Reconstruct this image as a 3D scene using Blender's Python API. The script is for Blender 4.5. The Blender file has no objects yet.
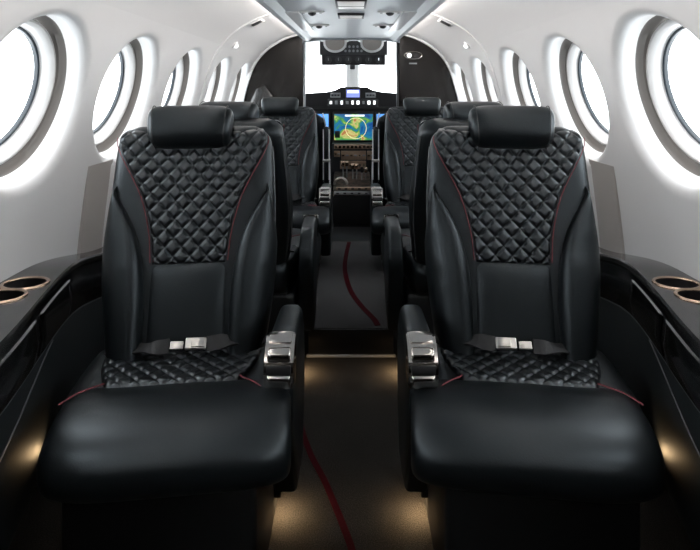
import bpy, bmesh, math, random
from math import sin, cos, pi, radians, sqrt
from mathutils import Vector, Matrix
random.seed(4)
S = bpy.context.scene
COL = S.collection
EYE = 1.08
F = 530.0

def P(px, py, d):
    return Vector(((px - 351) / F * d, d, EYE - (py - 90) / F * d))

# ------------------------------------------------------------------ materials
def mat(name, color, rough=.5, metal=0., spec=.5, bump=None, emit=None, estr=0., coat=0., noise=None):
    m = bpy.data.materials.new(name); m.use_nodes = True
    nt = m.node_tree; b = nt.nodes['Principled BSDF']
    b.inputs['Base Color'].default_value = (*color, 1)
    b.inputs['Roughness'].default_value = rough
    b.inputs['Metallic'].default_value = metal
    b.inputs['Specular IOR Level'].default_value = spec
    b.inputs['Coat Weight'].default_value = coat
    b.inputs['Coat Roughness'].default_value = .08
    if emit:
        b.inputs['Emission Color'].default_value = (*emit, 1)
        b.inputs['Emission Strength'].default_value = estr
    tc = nt.nodes.new('ShaderNodeTexCoord')
    if bump:
        scale, strength, dist = bump
        n = nt.nodes.new('ShaderNodeTexNoise'); n.inputs['Scale'].default_value = scale
        n.inputs['Detail'].default_value = 4
        bp = nt.nodes.new('ShaderNodeBump'); bp.inputs['Strength'].default_value = strength
        bp.inputs['Distance'].default_value = dist
        nt.links.new(tc.outputs['Object'], n.inputs['Vector'])
        nt.links.new(n.outputs['Fac'], bp.inputs['Height'])
        nt.links.new(bp.outputs['Normal'], b.inputs['Normal'])
    if noise:
        scale, c2, lo, hi, stretch = noise
        mp = nt.nodes.new('ShaderNodeMapping'); mp.inputs['Scale'].default_value = stretch
        n = nt.nodes.new('ShaderNodeTexNoise'); n.inputs['Scale'].default_value = scale
        n.inputs['Detail'].default_value = 5
        r = nt.nodes.new('ShaderNodeValToRGB')
        r.color_ramp.elements[0].position = lo; r.color_ramp.elements[0].color = (*color, 1)
        r.color_ramp.elements[1].position = hi; r.color_ramp.elements[1].color = (*c2, 1)
        nt.links.new(tc.outputs['Object'], mp.inputs['Vector'])
        nt.links.new(mp.outputs['Vector'], n.inputs['Vector'])
        nt.links.new(n.outputs['Fac'], r.inputs['Fac'])
        nt.links.new(r.outputs['Color'], b.inputs['Base Color'])
    return m

LEATHER = mat('black_leather', (.0034, .0045, .0053), .38, spec=.52, bump=(260, .12, .002))
QUILT = mat('quilted_leather', (.005, .006, .007), .29, spec=.75, bump=(260, .10, .002))
SHELL = mat('seat_shell', (.006, .0065, .007), .45)
STITCH = mat('red_stitch', (.16, .016, .024), .6)
PIPING = mat('grey_piping', (.10, .105, .11), .35)
CHROME = mat('smoked_chrome', (.66, .62, .58), .10, metal=1.)
STEEL = mat('buckle_steel', (.58, .56, .53), .28, metal=1.)
WEB = mat('belt_webbing', (.012, .012, .013), .6, bump=(900, .4, .001))
LINER = mat('cabin_liner', (.66, .67, .68), .42, spec=.4, bump=(30, .02, .002))
WHITE = mat('white_plastic', (.78, .78, .78), .28)
RINGM = mat('window_ring', (.55, .55, .55), .35)
TAUPE = mat('taupe_band', (.36, .345, .33), .6)
CEILM = mat('ceiling_panel', (.62, .65, .68), .35)
CEILD = mat('ceiling_rail', (.46, .50, .54), .30)
GASKET = mat('window_gasket', (.13, .12, .11), .55)
SEAL = mat('window_seal', (.035, .045, .055), .4)
CARPET = mat('carpet', (.018, .0165, .015), .95, spec=.1, bump=(420, 1., .006),
             noise=(330, (.055, .050, .045), .38, .68, (1, 1, 1)))
CARPETG = mat('carpet_grey', (.045, .045, .046), .95, spec=.1, bump=(420, 1., .006),
              noise=(330, (.12, .12, .123), .38, .68, (1, 1, 1)))
STRIPE = mat('red_carpet', (.05, .003, .006), .95, spec=.1, bump=(420, 1., .006))
VENEER = mat('ebony_veneer', (.006, .005, .0045), .26, spec=.3, coat=.15, noise=(9, (.012, .0095, .0085), .35, .75, (6, 1, .7)))
LEDGE = mat('lacquered_ledge', (.012, .012, .012), .24, coat=.4, noise=(40, (.045, .043, .042), .46, .72, (3, .5, 1)))
FASCIA = mat('gloss_fascia', (.007, .007, .0075), .22, coat=.6)
SIDEP = mat('side_leather', (.0045, .0075, .009), .55, bump=(200, .15, .002))
BRONZE = mat('rose_bronze', (.55, .40, .30), .18, metal=1.)
BLACK = mat('black_plastic', (.008, .008, .009), .4)
DARKG = mat('dark_grey_plastic', (.03, .03, .033), .4)
GREYP = mat('grey_plastic', (.30, .31, .32), .4)
VISOR = mat('taupe_visor', (.36, .33, .30), .4)
LAMP = mat('warm_lamp', (1, .8, .55), emit=(1., .72, .40), estr=6.)
COVE = mat('cove_strip', (1, .85, .75), emit=(1., .92, .86), estr=32.)
LITW = mat('lit_legend', (.9, .9, .9), emit=(.95, .97, 1.), estr=.9)
LENS = mat('ceiling_lens', (.62, .62, .62), .3, emit=(1., .96, .92), estr=.16)
BLUE = mat('lit_blue', (.1, .15, .5), emit=(.18, .22, .62), estr=1.)

def glass_mat():
    m = bpy.data.materials.new('clear_pane'); m.use_nodes = True
    nt = m.node_tree; nt.nodes.clear()
    o = nt.nodes.new('ShaderNodeOutputMaterial'); mx = nt.nodes.new('ShaderNodeMixShader')
    t = nt.nodes.new('ShaderNodeBsdfTransparent'); g = nt.nodes.new('ShaderNodeBsdfGlossy')
    t.inputs['Color'].default_value = (.97, .98, .98, 1); g.inputs['Roughness'].default_value = .03
    lw = nt.nodes.new('ShaderNodeLayerWeight'); lw.inputs['Blend'].default_value = .5
    pw = nt.nodes.new('ShaderNodeMath'); pw.operation = 'POWER'; pw.inputs[1].default_value = 4.6
    ml = nt.nodes.new('ShaderNodeMath'); ml.operation = 'MULTIPLY_ADD'; ml.inputs[1].default_value = .6; ml.inputs[2].default_value = .03
    nt.links.new(lw.outputs['Facing'], pw.inputs[0]); nt.links.new(pw.outputs[0], ml.inputs[0])
    nt.links.new(ml.outputs[0], mx.inputs[0]); nt.links.new(t.outputs[0], mx.inputs[1])
    nt.links.new(g.outputs[0], mx.inputs[2]); nt.links.new(mx.outputs[0], o.inputs[0])
    return m
GLASS = glass_mat()
for m_, f_, c_ in ((LEATHER, .9, (.82, .93, 1.)), (QUILT, .9, (.85, .94, 1.))):
    m_.node_tree.nodes['Principled BSDF'].inputs['Specular Tint'].default_value = (*c_, 1)
def translucent(name, c, f):
    m = bpy.data.materials.new(name); m.use_nodes = True; nt = m.node_tree; nt.nodes.clear()
    o = nt.nodes.new('ShaderNodeOutputMaterial'); mx = nt.nodes.new('ShaderNodeMixShader'); mx.inputs[0].default_value = f
    d = nt.nodes.new('ShaderNodeBsdfDiffuse'); t = nt.nodes.new('ShaderNodeBsdfTranslucent')
    d.inputs[0].default_value = (*c, 1); t.inputs[0].default_value = (*c, 1)
    nt.links.new(d.outputs[0], mx.inputs[1]); nt.links.new(t.outputs[0], mx.inputs[2]); nt.links.new(mx.outputs[0], o.inputs[0])
    return m
FROST = translucent('frosted_rim', (.9, .9, .9), .7)

def screen_map():
    m = bpy.data.materials.new('moving_map_screen'); m.use_nodes = True
    nt = m.node_tree; b = nt.nodes['Principled BSDF']
    tc = nt.nodes.new('ShaderNodeTexCoord'); n = nt.nodes.new('ShaderNodeTexNoise')
    mp = nt.nodes.new('ShaderNodeMapping'); mp.inputs['Location'].default_value = (3.1, .4, 1.7)
    n.inputs['Scale'].default_value = 9.; n.inputs['Detail'].default_value = 3; n.inputs['Distortion'].default_value = .8
    r = nt.nodes.new('ShaderNodeValToRGB'); e = r.color_ramp.elements
    e[0].position = .36; e[0].color = (.01, .05, .30, 1); e[1].position = .49; e[1].color = (.02, .22, .42, 1)
    for p, c in ((.52, (.06, .30, .10, 1)), (.57, (.20, .50, .10, 1)), (.62, (.75, .68, .25, 1)), (.68, (.55, .22, .08, 1))):
        k = e.new(p); k.color = c
    nt.links.new(tc.outputs['Object'], mp.inputs[0]); nt.links.new(mp.outputs[0], n.inputs['Vector'])
    nt.links.new(n.outputs['Fac'], r.inputs['Fac'])
    nt.links.new(r.outputs['Color'], b.inputs['Emission Color'])
    b.inputs['Emission Strength'].default_value = .5; b.inputs['Base Color'].default_value = (.01, .01, .01, 1)
    b.inputs['Roughness'].default_value = .2
    return m
MAPM = screen_map()
SKYB = mat('display_sky_blue', (.01, .02, .05), .3, emit=(.10, .30, .75), estr=1.)
GRNB = mat('display_ground_green', (.01, .03, .01), .3, emit=(.12, .34, .12), estr=1.)
CREAM = mat('display_cream', (.1, .1, .08), .3, emit=(.75, .68, .35), estr=1.)

# ------------------------------------------------------------------ mesh helpers
def link(name, bm, m, parent=None, smooth=True, angle=40):
    me = bpy.data.meshes.new(name)
    bmesh.ops.recalc_face_normals(bm, faces=bm.faces[:]) if bm.faces else None
    bm.to_mesh(me); bm.free()
    if smooth:
        for p in me.polygons: p.use_smooth = True
        me.set_sharp_from_angle(angle=radians(angle))
    me.materials.append(m)
    o = bpy.data.objects.new(name, me); COL.objects.link(o)
    if parent: o.parent = parent
    return o

def tag(o, label, cat, group=None, kind=None):
    o['label'] = label; o['category'] = cat
    if group: o['group'] = group
    if kind: o['kind'] = kind
    return o

def empty(name, loc=(0, 0, 0), rz=0, sx=1):
    o = bpy.data.objects.new(name, None); COL.objects.link(o)
    o.location = loc; o.rotation_euler = (0, 0, rz); o.scale = (sx, 1, 1)
    o.empty_display_size = .1
    return o

def copy_tree(o, parent=None):
    c = o.copy(); COL.objects.link(c)
    if parent: c.parent = parent
    for ch in list(o.children): copy_tree(ch, c)
    return c

def loft(bm, loops, closed=True, cap=True):
    rows = [[bm.verts.new(p) for p in lp] for lp in loops]
    n = len(rows[0])
    for a, b in zip(rows, rows[1:]):
        for i in range(n if closed else n - 1):
            j = (i + 1) % n
            bm.faces.new((a[i], a[j], b[j], b[i]))
    if cap and closed:
        bm.faces.new(rows[0][::-1]); bm.faces.new(rows[-1])
    return rows

def grid(bm, fn, nu, nv):
    V = [[bm.verts.new(fn(i / nu, j / nv)) for i in range(nu + 1)] for j in range(nv + 1)]
    for j in range(nv):
        for i in range(nu):
            bm.faces.new((V[j][i], V[j][i + 1], V[j + 1][i + 1], V[j + 1][i]))
    return V

def add_box(bm, c, s, bev=0., rot=None, seg=3):
    r = bmesh.ops.create_cube(bm, size=1.)
    vs = r['verts']
    for v in vs: v.co = Vector((v.co.x * s[0], v.co.y * s[1], v.co.z * s[2]))
    if bev > 0:
        es = list({e for v in vs for e in v.link_edges})
        g = bmesh.ops.bevel(bm, geom=es, offset=bev, segments=seg, affect='EDGES', profile=.5)
        vs = list({v for f in g['faces'] for v in f.verts} | {v for v in vs if v.is_valid})
    M = Matrix.Translation(Vector(c)) @ (rot.to_4x4() if rot else Matrix.Identity(4))
    bmesh.ops.transform(bm, matrix=M, verts=vs)

def box(name, c, s, m, parent=None, bev=.004, rot=None, seg=3):
    bm = bmesh.new(); add_box(bm, c, s, min(bev, min(s) * .49), rot, seg)
    return link(name, bm, m, parent)

def add_cyl(bm, a, b, r, seg=20, r2=None):
    a = Vector(a); b = Vector(b); d = (b - a).normalized()
    u = d.orthogonal().normalized(); w = d.cross(u)
    r2 = r if r2 is None else r2
    lp = lambda c, q: [c + (u * cos(2 * pi * i / seg) + w * sin(2 * pi * i / seg)) * q for i in range(seg)]
    loft(bm, [lp(a, r), lp(b, r2)])

def cyl(name, a, b, r, m, parent=None, seg=20, r2=None):
    bm = bmesh.new(); add_cyl(bm, a, b, r, seg, r2); return link(name, bm, m, parent)

def add_tube(bm, pts, r, seg=8):
    pts = [Vector(p) for p in pts]; loops = []
    ref = None
    for i, p in enumerate(pts):
        t = (pts[min(i + 1, len(pts) - 1)] - pts[max(i - 1, 0)]).normalized()
        if ref is None: ref = t.orthogonal().normalized()
        ref = (ref - t * ref.dot(t)).normalized(); w = t.cross(ref)
        loops.append([p + (ref * cos(2 * pi * k / seg) + w * sin(2 * pi * k / seg)) * r for k in range(seg)])
    loft(bm, loops)

def tube(name, pts, r, m, parent=None, seg=8):
    bm = bmesh.new(); add_tube(bm, pts, r, seg); return link(name, bm, m, parent)

def cat(pts, n=12):
    """Catmull-Rom through points (any dimension)."""
    pts = [Vector(p) for p in pts]; out = []
    q = [pts[0] * 2 - pts[1]] + pts + [pts[-1] * 2 - pts[-2]]
    for i in range(1, len(q) - 2):
        for k in range(n):
            t = k / n
            out.append(.5 * (2 * q[i] + (q[i + 1] - q[i - 1]) * t + (2 * q[i - 1] - 5 * q[i] + 4 * q[i + 1] - q[i + 2]) * t * t
                             + (3 * q[i] - q[i - 1] - 3 * q[i + 1] + q[i + 2]) * t ** 3))
    out.append(pts[-1]); return out

def lerpt(tbl, x):
    if x <= tbl[0][0]: return tbl[0][1]
    for (a, fa), (b, fb) in zip(tbl, tbl[1:]):
        if x <= b:
            t = (x - a) / (b - a); return fa + (fb - fa) * t
    return tbl[-1][1]

def smooth_tbl(tbl, n=10):
    c = cat([(a, b, 0) for a, b in tbl], n); return [(p.x, p.y) for p in c]

def spow(v, e): return math.copysign(abs(v) ** e, v)

def pill(bm, c, hx, hy, hz, pe=5., pc=2.6, nx=28, ns=36, fn=None):
    """A padded roll lying along x: superellipse section, rounded ends."""
    loops = []
    for i in range(nx + 1):
        a = -1 + 2 * i / nx; a = math.copysign(1 - (1 - abs(a)) ** 1.8, a)
        s = max(.02, (1 - min(.99999, abs(a)) ** pe) ** (1 / pe))
        lp = []
        for k in range(ns):
            t = 2 * pi * k / ns
            p = Vector((c[0] + hx * a, c[1] + hy * s * spow(cos(t), 2 / pc), c[2] + hz * s * spow(sin(t), 2 / pc)))
            lp.append(fn(p) if fn else p)
        loops.append(lp)
    loft(bm, loops)

def profile_x(bm, pts, x0, x1, bev=0., seg=3):
    """Polygon in (y, z) given thickness along x."""
    a = [bm.verts.new((x0, p[0], p[1])) for p in pts]; b = [bm.verts.new((x1, p[0], p[1])) for p in pts]
    n = len(pts); fa = bm.faces.new(a[::-1]); fb = bm.faces.new(b)
    for i in range(n): bm.faces.new((a[i], a[(i + 1) % n], b[(i + 1) % n], b[i]))
    if bev: bmesh.ops.bevel(bm, geom=list(fa.edges) + list(fb.edges), offset=bev, segments=seg, affect='EDGES', profile=.5)

def prism_y(bm, pts, y0, y1, bev=0.):
    """Polygon in (x, z) given thickness along y."""
    a = [bm.verts.new((p[0], y0, p[1])) for p in pts]; b = [bm.verts.new((p[0], y1, p[1])) for p in pts]
    n = len(pts); fa = bm.faces.new(a); fb = bm.faces.new(b[::-1])
    for i in range(n): bm.faces.new((a[i], b[i], b[(i + 1) % n], a[(i + 1) % n]))
    if bev: bmesh.ops.bevel(bm, geom=list(fa.edges) + list(fb.edges), offset=bev, segments=2, affect='EDGES', profile=.5)

# ------------------------------------------------------------------ cabin shell
SEC = cat([(.86, -1.09, 0), (.86, -.78, 0), (.83, -.52, 0), (.822, -.45, 0), (.793, -.25, 0), (.75, -.03, 0),
           (.675, .185, 0), (.545, .318, 0), (.345, .398, 0), (.0, .435, 0)], 16)
ARC = [0.]
for a, b in zip(SEC, SEC[1:]): ARC.append(ARC[-1] + (b - a).length)
def sec(s):
    s = min(max(s, 0), ARC[-1])
    for i in range(len(ARC) - 1):
        if s <= ARC[i + 1]:
            t = (s - ARC[i]) / (ARC[i + 1] - ARC[i]); return SEC[i].lerp(SEC[i + 1], t)
    return SEC[-1]
def s_at(z):
    for i in range(len(SEC) - 1):
        if SEC[i].y <= z <= SEC[i + 1].y:
            return ARC[i] + (ARC[i + 1] - ARC[i]) * (z - SEC[i].y) / (SEC[i + 1].y - SEC[i].y)
def snorm(s):
    t = (sec(s + .004) - sec(s - .004)).normalized(); return Vector((t.y, -t.x))   # outward (x, z)

WIN_Y = [3.52, 2.95, 2.35, 1.79, 1.265, .65, .08, -.49]
SC = s_at(-.027); RO, RI = .237, .205
Y0, Y1 = -1.1, 3.72
HALF = .285
def wall(side):
    sg = -1 if side == 'left' else 1
    bm = bmesh.new()
    def pt(s, y, dep=0.):
        p = sec(s); n = snorm(s) if dep else Vector((0, 0))
        return Vector((sg * (p.x + n.x * dep), y, EYE + p.y + n.y * dep))
    slo, shi = SC - .275, SC + .275
    cells = []
    edges = sorted(WIN_Y); bounds = [Y0]
    for a, b in zip(edges, edges[1:]): bounds.append((a + b) / 2)
    bounds.append(Y1)
    N = 16
    for yc, ya, yb in zip(edges, bounds, bounds[1:]):
        # square ring to circle
        sq = []
        for i in range(N): sq.append((ya + (yb - ya) * i / N, slo))
        for i in range(N): sq.append((yb, slo + (shi - slo) * i / N))
        for i in range(N): sq.append((yb - (yb - ya) * i / N, shi))
        for i in range(N): sq.append((ya, shi - (shi - slo) * i / N))
        rows = []
        angs = [math.atan2((s - SC) / (shi - slo), (y - yc) / (yb - ya) ) for y, s in sq]
        for f in (0, .25, .5, .75, 1.):
            rows.append([pt(s + (SC + RO * sin(a) - s) * f, y + (yc + RO * cos(a) - y) * f) for (y, s), a in zip(sq, angs)])
        for k in range(1, 7):
            q = k / 6 * pi / 2
            r = RO - (RO - RI) * sin(q); dep = .028 * (1 - cos(q))
            rows.append([pt(SC + r * sin(a), yc + r * cos(a), dep) for a in angs])
        loft(bm, rows, True, False)
    for sa, sb, n in ((s_at(-.60), slo, 8), (shi, ARC[-1], 28)):
        grid(bm, lambda u, v: pt(sa + (sb - sa) * v, Y0 + (Y1 - Y0) * u), 24, n)
    bmesh.ops.remove_doubles(bm, verts=bm.verts[:], dist=.0005)
    o = link('wall_' + side, bm, LINER, None, True, 60)
    tag(o, f'{side} cabin wall of smooth pale grey liner with round window openings', 'wall', kind='structure')
    return o
wall('left'); wall('right')

def lathe(bm, prof, M, seg=72, sag=None):
    rows = []
    for r, d in prof:
        rows.append([M(r, 2 * pi * k / seg, d) for k in range(seg)])
    loft(bm, rows, True, False)

ORD = ['foremost', 'second from the cockpit', 'third from the cockpit', 'fourth from the cockpit', 'nearest and largest in view', 'beside the camera', 'just behind the camera', 'rearmost behind the camera']
wn = 0
for sg, side in ((-1, 'left'), (1, 'right')):
    for k, yc in enumerate(WIN_Y):
        wn += 1
        p = sec(SC); n = snorm(SC); t = Vector((-n.y, n.x))
        def M(r, a, d, sg=sg, yc=yc):
            # follow the wall near the rim, flatten towards the pane
            s = SC + r * sin(a); q = sec(s); m = snorm(s)
            cx, cz = q.x + m.x * d, q.y + m.y * d
            fx, fz = p.x + t.x * r * sin(a) + n.x * d, p.y + t.y * r * sin(a) + n.y * d
            w = min(1, max(0, (d - .028) / .05))
            return Vector((sg * (cx + (fx - cx) * w), yc + r * cos(a), EYE + cz + (fz - cz) * w))
        bm = bmesh.new(); lathe(bm, [(.205, .0275), (.2035, .034), (.2015, .042), (.199, .05)], M)
        root = link(f'window_{wn}', bm, WHITE)
        tag(root, f'round {side} cabin window in a white recessed surround, {ORD[k]}', 'window', 'round cabin windows', 'structure')
        bm = bmesh.new(); lathe(bm, [(.199, .05), (.2035, .052), (.2025, .074), (.194, .082), (.190, .084)], M)
        link('gasket', bm, GASKET, root)
        bm = bmesh.new(); lathe(bm, [(.190, .078), (.184, .070), (.178, .069), (.172, .074), (.166, .092), (.163, .104)], M)
        link('inner_ring', bm, RINGM, root)
        bm = bmesh.new(); lathe(bm, [(.163, .102), (.160, .100), (.156, .103), (.154, .112)], M)
        link('seal', bm, SEAL, root)
        bm = bmesh.new(); lathe(bm, [(.156, .108), (.10, .108), (.002, .108)], M)
        link('pane', bm, GLASS, root)

# arch rib, shallow raised band around the cabin ahead of the third windows
def arch(name, y, w, h, s0, label):
    for sg in (-1, 1):
        bm = bmesh.new(); loops = []
        n = 60
        for i in range(n + 1):
            s = s0 + (ARC[-1] - .30 - s0) * i / n; p = sec(s); m = snorm(s)
            lp = []
            for dy, dep in ((-w, .006), (-w + .004, -h), (w - .004, -h), (w, .006)):
                lp.append((sg * (p.x + m.x * dep), y + dy, EYE + p.y + m.y * dep))
            loops.append(lp)
        loft(bm, loops)
        tag(link(name, bm, LINER), label.format('left' if sg < 0 else 'right'), 'trim', kind='structure')
arch('trim_1', 2.655, .018, .006, s_at(-.45), 'slim raised arch band on the {} cabin wall between two windows')
arch('trim_2', 3.70, .018, .012, s_at(-.45), 'raised edge band on the {} cabin wall against the dark partition')

# thin tapered taupe bands on the wall beside the near seats
for sg in (-1, 1):
    bm = bmesh.new(); loops = []
    sa, sb = s_at(-.56), s_at(-.23)
    for i in range(21):
        t = i / 20; s_ = sa + (sb - sa) * t; p = sec(s_); m = snorm(s_); h = .011 * (1 - t ** 1.6) + .001
        y1 = 1.60 - .012 * t
        loops.append([(sg * (p.x + m.x * e), y, EYE + p.y + m.y * e) for y, e in ((y1, .004), (y1 + .006, -h * .7), (y1 + .03, -h), (1.74, -h), (1.77, .004))])
    loft(bm, loops)
    tag(link('trim_7', bm, TAUPE), 'tapered taupe wall band between the {} near seat and the windows'.format('left' if sg < 0 else 'right'), 'trim', kind='structure')

# ceiling centre panel
bm = bmesh.new()
def cz(y): return EYE + .335 + .010 * (y - 1.0) / 1.0 * .8
def chw(y): return .392 - .0145 * y
loops = []
for i in range(25):
    y = Y0 + (3.66 - Y0) * i / 24; w = chw(y); z = cz(y)
    pr = [(-w, .012), (-w + .004, -.006), (-w + .02, -.020), (-w + .045, -.020), (-w + .065, -.006), (-w + .075, .0), (0, .004)]
    pr = pr + [(-x, q) for x, q in pr[-2::-1]] + [(w - .02, .03), (-w + .02, .03)]
    loops.append([(x, y, z + q) for x, q in pr])
loft(bm, loops)
ceil = link('ceiling', bm, CEILM, None, True, 30)
tag(ceil, 'pale blue-grey ceiling panel with thick rounded side rails above the aisle', 'ceiling', kind='structure')
# front lip of the panel: drooping curved nose
bm = bmesh.new(); loops = []
for i in range(13):
    a = -pi / 2 + pi * i / 12
    y = 3.66 + .035 * cos(a); z = cz(3.66) + .006 + .026 * sin(a)
    w = chw(3.66)
    loops.append([Vector((-w + 2 * w * k / 24, y + .0, z - .012 * (abs(-1 + 2 * k / 24) ** 6) + .010 * (1 - abs(-1 + 2 * k / 24) ** 2))) for k in range(25)])
loft(bm, loops, False, False)
tag(link('trim_3', bm, CEILD), 'grey rounded front edge of the ceiling panel before the cockpit', 'trim', kind='structure')
# warm cove strips hidden above the rails
for sg in (-1, 1):
    bm = bmesh.new()
    grid(bm, lambda u, v: Vector((sg * (chw(Y0 + 4.7 * u) - .012 + .0), Y0 + 4.7 * u, cz(Y0 + 4.7 * u) + .031 + .014 * v)), 12, 1)
    o = link('cove_light', bm, COVE)
    tag(o, 'warm cove light strip above the {} rail of the ceiling panel'.format('left' if sg < 0 else 'right'), 'light strip', 'cove light strips')

# floors
def plate(name, x0, x1, y0, y1, z0, z1, m, label, cat_='floor'):
    o = box(name, ((x0 + x1) / 2, (y0 + y1) / 2, (z0 + z1) / 2), (x1 - x0, y1 - y0, z1 - z0), m, None, .002)
    return tag(o, label, cat_, kind='structure')
floor = plate('floor', -.9, .9, Y0, 3.74, -.04, 0, CARPET, 'dark speckled carpet of the lower cabin floor between the near seats')
ffloor = plate('floor_step', -.172, .172, 2.15, 3.38, .0, .115, CARPETG, 'raised grey carpeted aisle section ahead of the step', 'floor')
tag(box('trim_4', (0, 2.142, .006), (.36, .014, .010), GREYP, None, .003), 'thin metal strip at the foot of the aisle step', 'trim', kind='structure')
bx_ = box('riser', (0, 2.147, .056), (.344, .006, .108), BLACK, ffloor, .001); bx_['label'] = 'black riser face'
bx_.matrix_parent_inverse = Matrix.Identity(4); bx_.location = (0, 0, 0)
dfl = plate('floor_front', -.172, .172, 3.38, 3.74, .0, .115, BLACK, 'black aisle floor section at the cockpit entrance')

def stripe(name, pts, z, w, label):
    c = cat([(a, b, 0) for a, b in pts], 10); bm = bmesh.new()
    lo = []
    for i, p in enumerate(c):
        t = (c[min(i + 1, len(c) - 1)] - c[max(i - 1, 0)]).normalized(); n = Vector((-t.y, t.x, 0))
        lo.append([p + n * w + Vector((0, 0, z)), p - n * w + Vector((0, 0, z)), p - n * w + Vector((0, 0, z - .003)), p + n * w + Vector((0, 0, z - .003))])
    loft(bm, lo)
    return link(name, bm, STRIPE)
o = stripe('inlaid_stripe', [(-.172, 1.86), (-.166, 1.73), (-.123, 1.58), (-.072, 1.46), (-.015, 1.30), (.005, 1.23), (.03, 1.10), (.05, .9), (.05, .6)], .0022, .0085, '')
o.parent = floor; o['label'] = 'dark red curved stripe'
o = stripe('inlaid_stripe', [(-.012, 3.36), (-.028, 3.1), (-.033, 2.85), (-.006, 2.57), (.042, 2.38), (.095, 2.235), (.11, 2.17)], .1172, .012, '')
o.parent = ffloor; o['label'] = 'dark red curved stripe'

# aft and cockpit enclosure
bm = bmesh.new()
prism_y(bm, [(s.x, EYE + s.y) for s in SEC[::4]] + [(-s.x, EYE + s.y) for s in SEC[::-4]], Y0 - .03, Y0)
tag(link('wall_back', bm, VENEER), 'dark aft cabin bulkhead behind the camera', 'wall', kind='structure')

# ------------------------------------------------------------------ side ledges
INNER = smooth_tbl([(-1.1, .60), (.2, .60), (.7, .602), (.94, .622), (1.3, .708), (1.6, .752), (2.2, .765), (3.7, .765)], 8)
LZ = EYE - .45
def dip(y):
    t = min(1, max(0, (y - 1.32) / .48)); return -.07 * t * t * (3 - 2 * t)
def ledge(sg):
    side = 'left' if sg < 0 else 'right'
    root = empty('side_ledge', (sg * .75, 1.2, 0))
    tag(root, f'dark lacquered {side} side ledge with two bronze-rimmed cup holders below the windows', 'ledge', 'side ledges')
    ox, oy = sg * .75, 1.2
    def L(x, y, z): return Vector((sg * x - ox, y - oy, z + dip(y) * min(1, z / .45)))
    cups = [(.757, 1.232), (.762, 1.155)]
    # top surface, with the wells let in as sunken oval cups
    bm = bmesh.new()
    ys = [Y0 + (3.7 - Y0) * i / 150 for i in range(151)]
    nx = 26
    for_rows = []
    loops = []
    for y in ys:
        xi = lerpt(INNER, y); xo = .820
        top = []
        for k in range(nx + 1):
            x = xi + (xo - xi) * k / nx
            top.append(L(x, y, LZ))
        loops.append([L(xi + .004, y, LZ - .022), L(xi - .002, y, LZ - .015), L(xi - .001, y, LZ - .004)] + [L(xi + .003, y, LZ)] + top[1:] + [L(xo, y, LZ - .022)])
    loft(bm, loops)
    # cut the wells
    for cx, cy in cups:
        pass
    o_top = link('ledge_top', bm, LEDGE, root, True, 35)
    # cutter for the wells
    cb = bmesh.new()
    for cx, cy in cups:
        rows = [[L(cx + .046 * cos(2 * pi * k / 40), cy + .036 * sin(2 * pi * k / 40), z) for k in range(40)] for z in (LZ - .08, LZ + .03)]
        loft(cb, rows)
    bmesh.ops.recalc_face_normals(cb, faces=cb.faces[:])
    cm = bpy.data.meshes.new('well_cut'); cb.to_mesh(cm); cb.free()
    co = bpy.data.objects.new('well_cut', cm); COL.objects.link(co); co.parent = root
    bpy.context.view_layer.update()
    md = o_top.modifiers.new('wells', 'BOOLEAN'); md.object = co; md.operation = 'DIFFERENCE'; md.solver = 'EXACT'; md.use_self = True
    dg = bpy.context.evaluated_depsgraph_get()
    nm = bpy.data.meshes.new_from_object(o_top.evaluated_get(dg))
    o_top.modifiers.clear(); old = o_top.data; o_top.data = nm; bpy.data.meshes.remove(old)
    bpy.data.objects.remove(co); bpy.data.meshes.remove(cm)
    for cx, cy in cups:
        bm = bmesh.new()
        rows = []
        for q, z in ((1.0, LZ - .002), (1.0, LZ - .05), (.9, LZ - .058), (.05, LZ - .058)):
            rows.append([L(cx + .0455 * q * cos(2 * pi * k / 40), cy + .0355 * q * sin(2 * pi * k / 40), z) for k in range(40)])
        loft(bm, rows, True, False)
        cup = link('cup_holder', bm, BLACK, root)
        bm = bmesh.new(); rows = []
        for i in range(13):
            a = 2 * pi * i / 12
            rx, ry = .049 + .0045 * cos(a), .039 + .0045 * cos(a)
            rows.append([L(cx + rx * cos(2 * pi * k / 48), cy + ry * sin(2 * pi * k / 48), LZ + .0005 + .0035 * sin(a)) for k in range(48)])
        loft(bm, rows, True, False)
        r = link('rim', bm, BRONZE, cup); r['label'] = 'polished rose bronze rim'
    # glossy fascia under the ledge edge
    bm = bmesh.new(); loops = []
    for y in ys:
        xi = lerpt(INNER, y)
        loops.append([L(xi + .006, y, LZ - .02), L(xi + .002, y, LZ - .03), L(xi - .004, y, LZ - .085), L(xi + .004, y, LZ - .13), L(xi + .03, y, LZ - .13), L(xi + .03, y, LZ - .02)])
    loft(bm, loops); fas = link('fascia', bm, FASCIA, root)
    for ya, yb in ((.82, 1.12), (1.14, 1.36)):
        bm = bmesh.new(); loops = []
        n = 16
        for i in range(n + 1):
            y = ya + (yb - ya) * i / n; xi = lerpt(INNER, y)
            e = 0 if 0 < i < n else .003
            loops.append([L(xi + .004, y, LZ - .032), L(xi - .003 + e, y, LZ - .036), L(xi - .009 + e, y, LZ - .085), L(xi - .002 + e, y, LZ - .122), L(xi + .01, y, LZ - .126)])
        loft(bm, loops); d = link('fascia_door', bm, FASCIA, root)
    # leather lower panel with piping
    bm = bmesh.new()
    def lower(u, v):
        y = Y0 + 4.8 * u; xi = lerpt(INNER, y)
        z = (LZ - .125) * (1 - v)
        x = xi + .012 - .05 * sin(pi * v * .8) + .16 * v ** 2
        return L(min(x, .85), y, z + .0)
    grid(bm, lower, 60, 16)
    link('side_panel', bm, SIDEP, root)
    def onp(y, z):
        u = (y - Y0) / 4.8; v = 1 - z / (LZ - .125); p = lower(u, v); p.x -= sg * .002; return p
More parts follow.
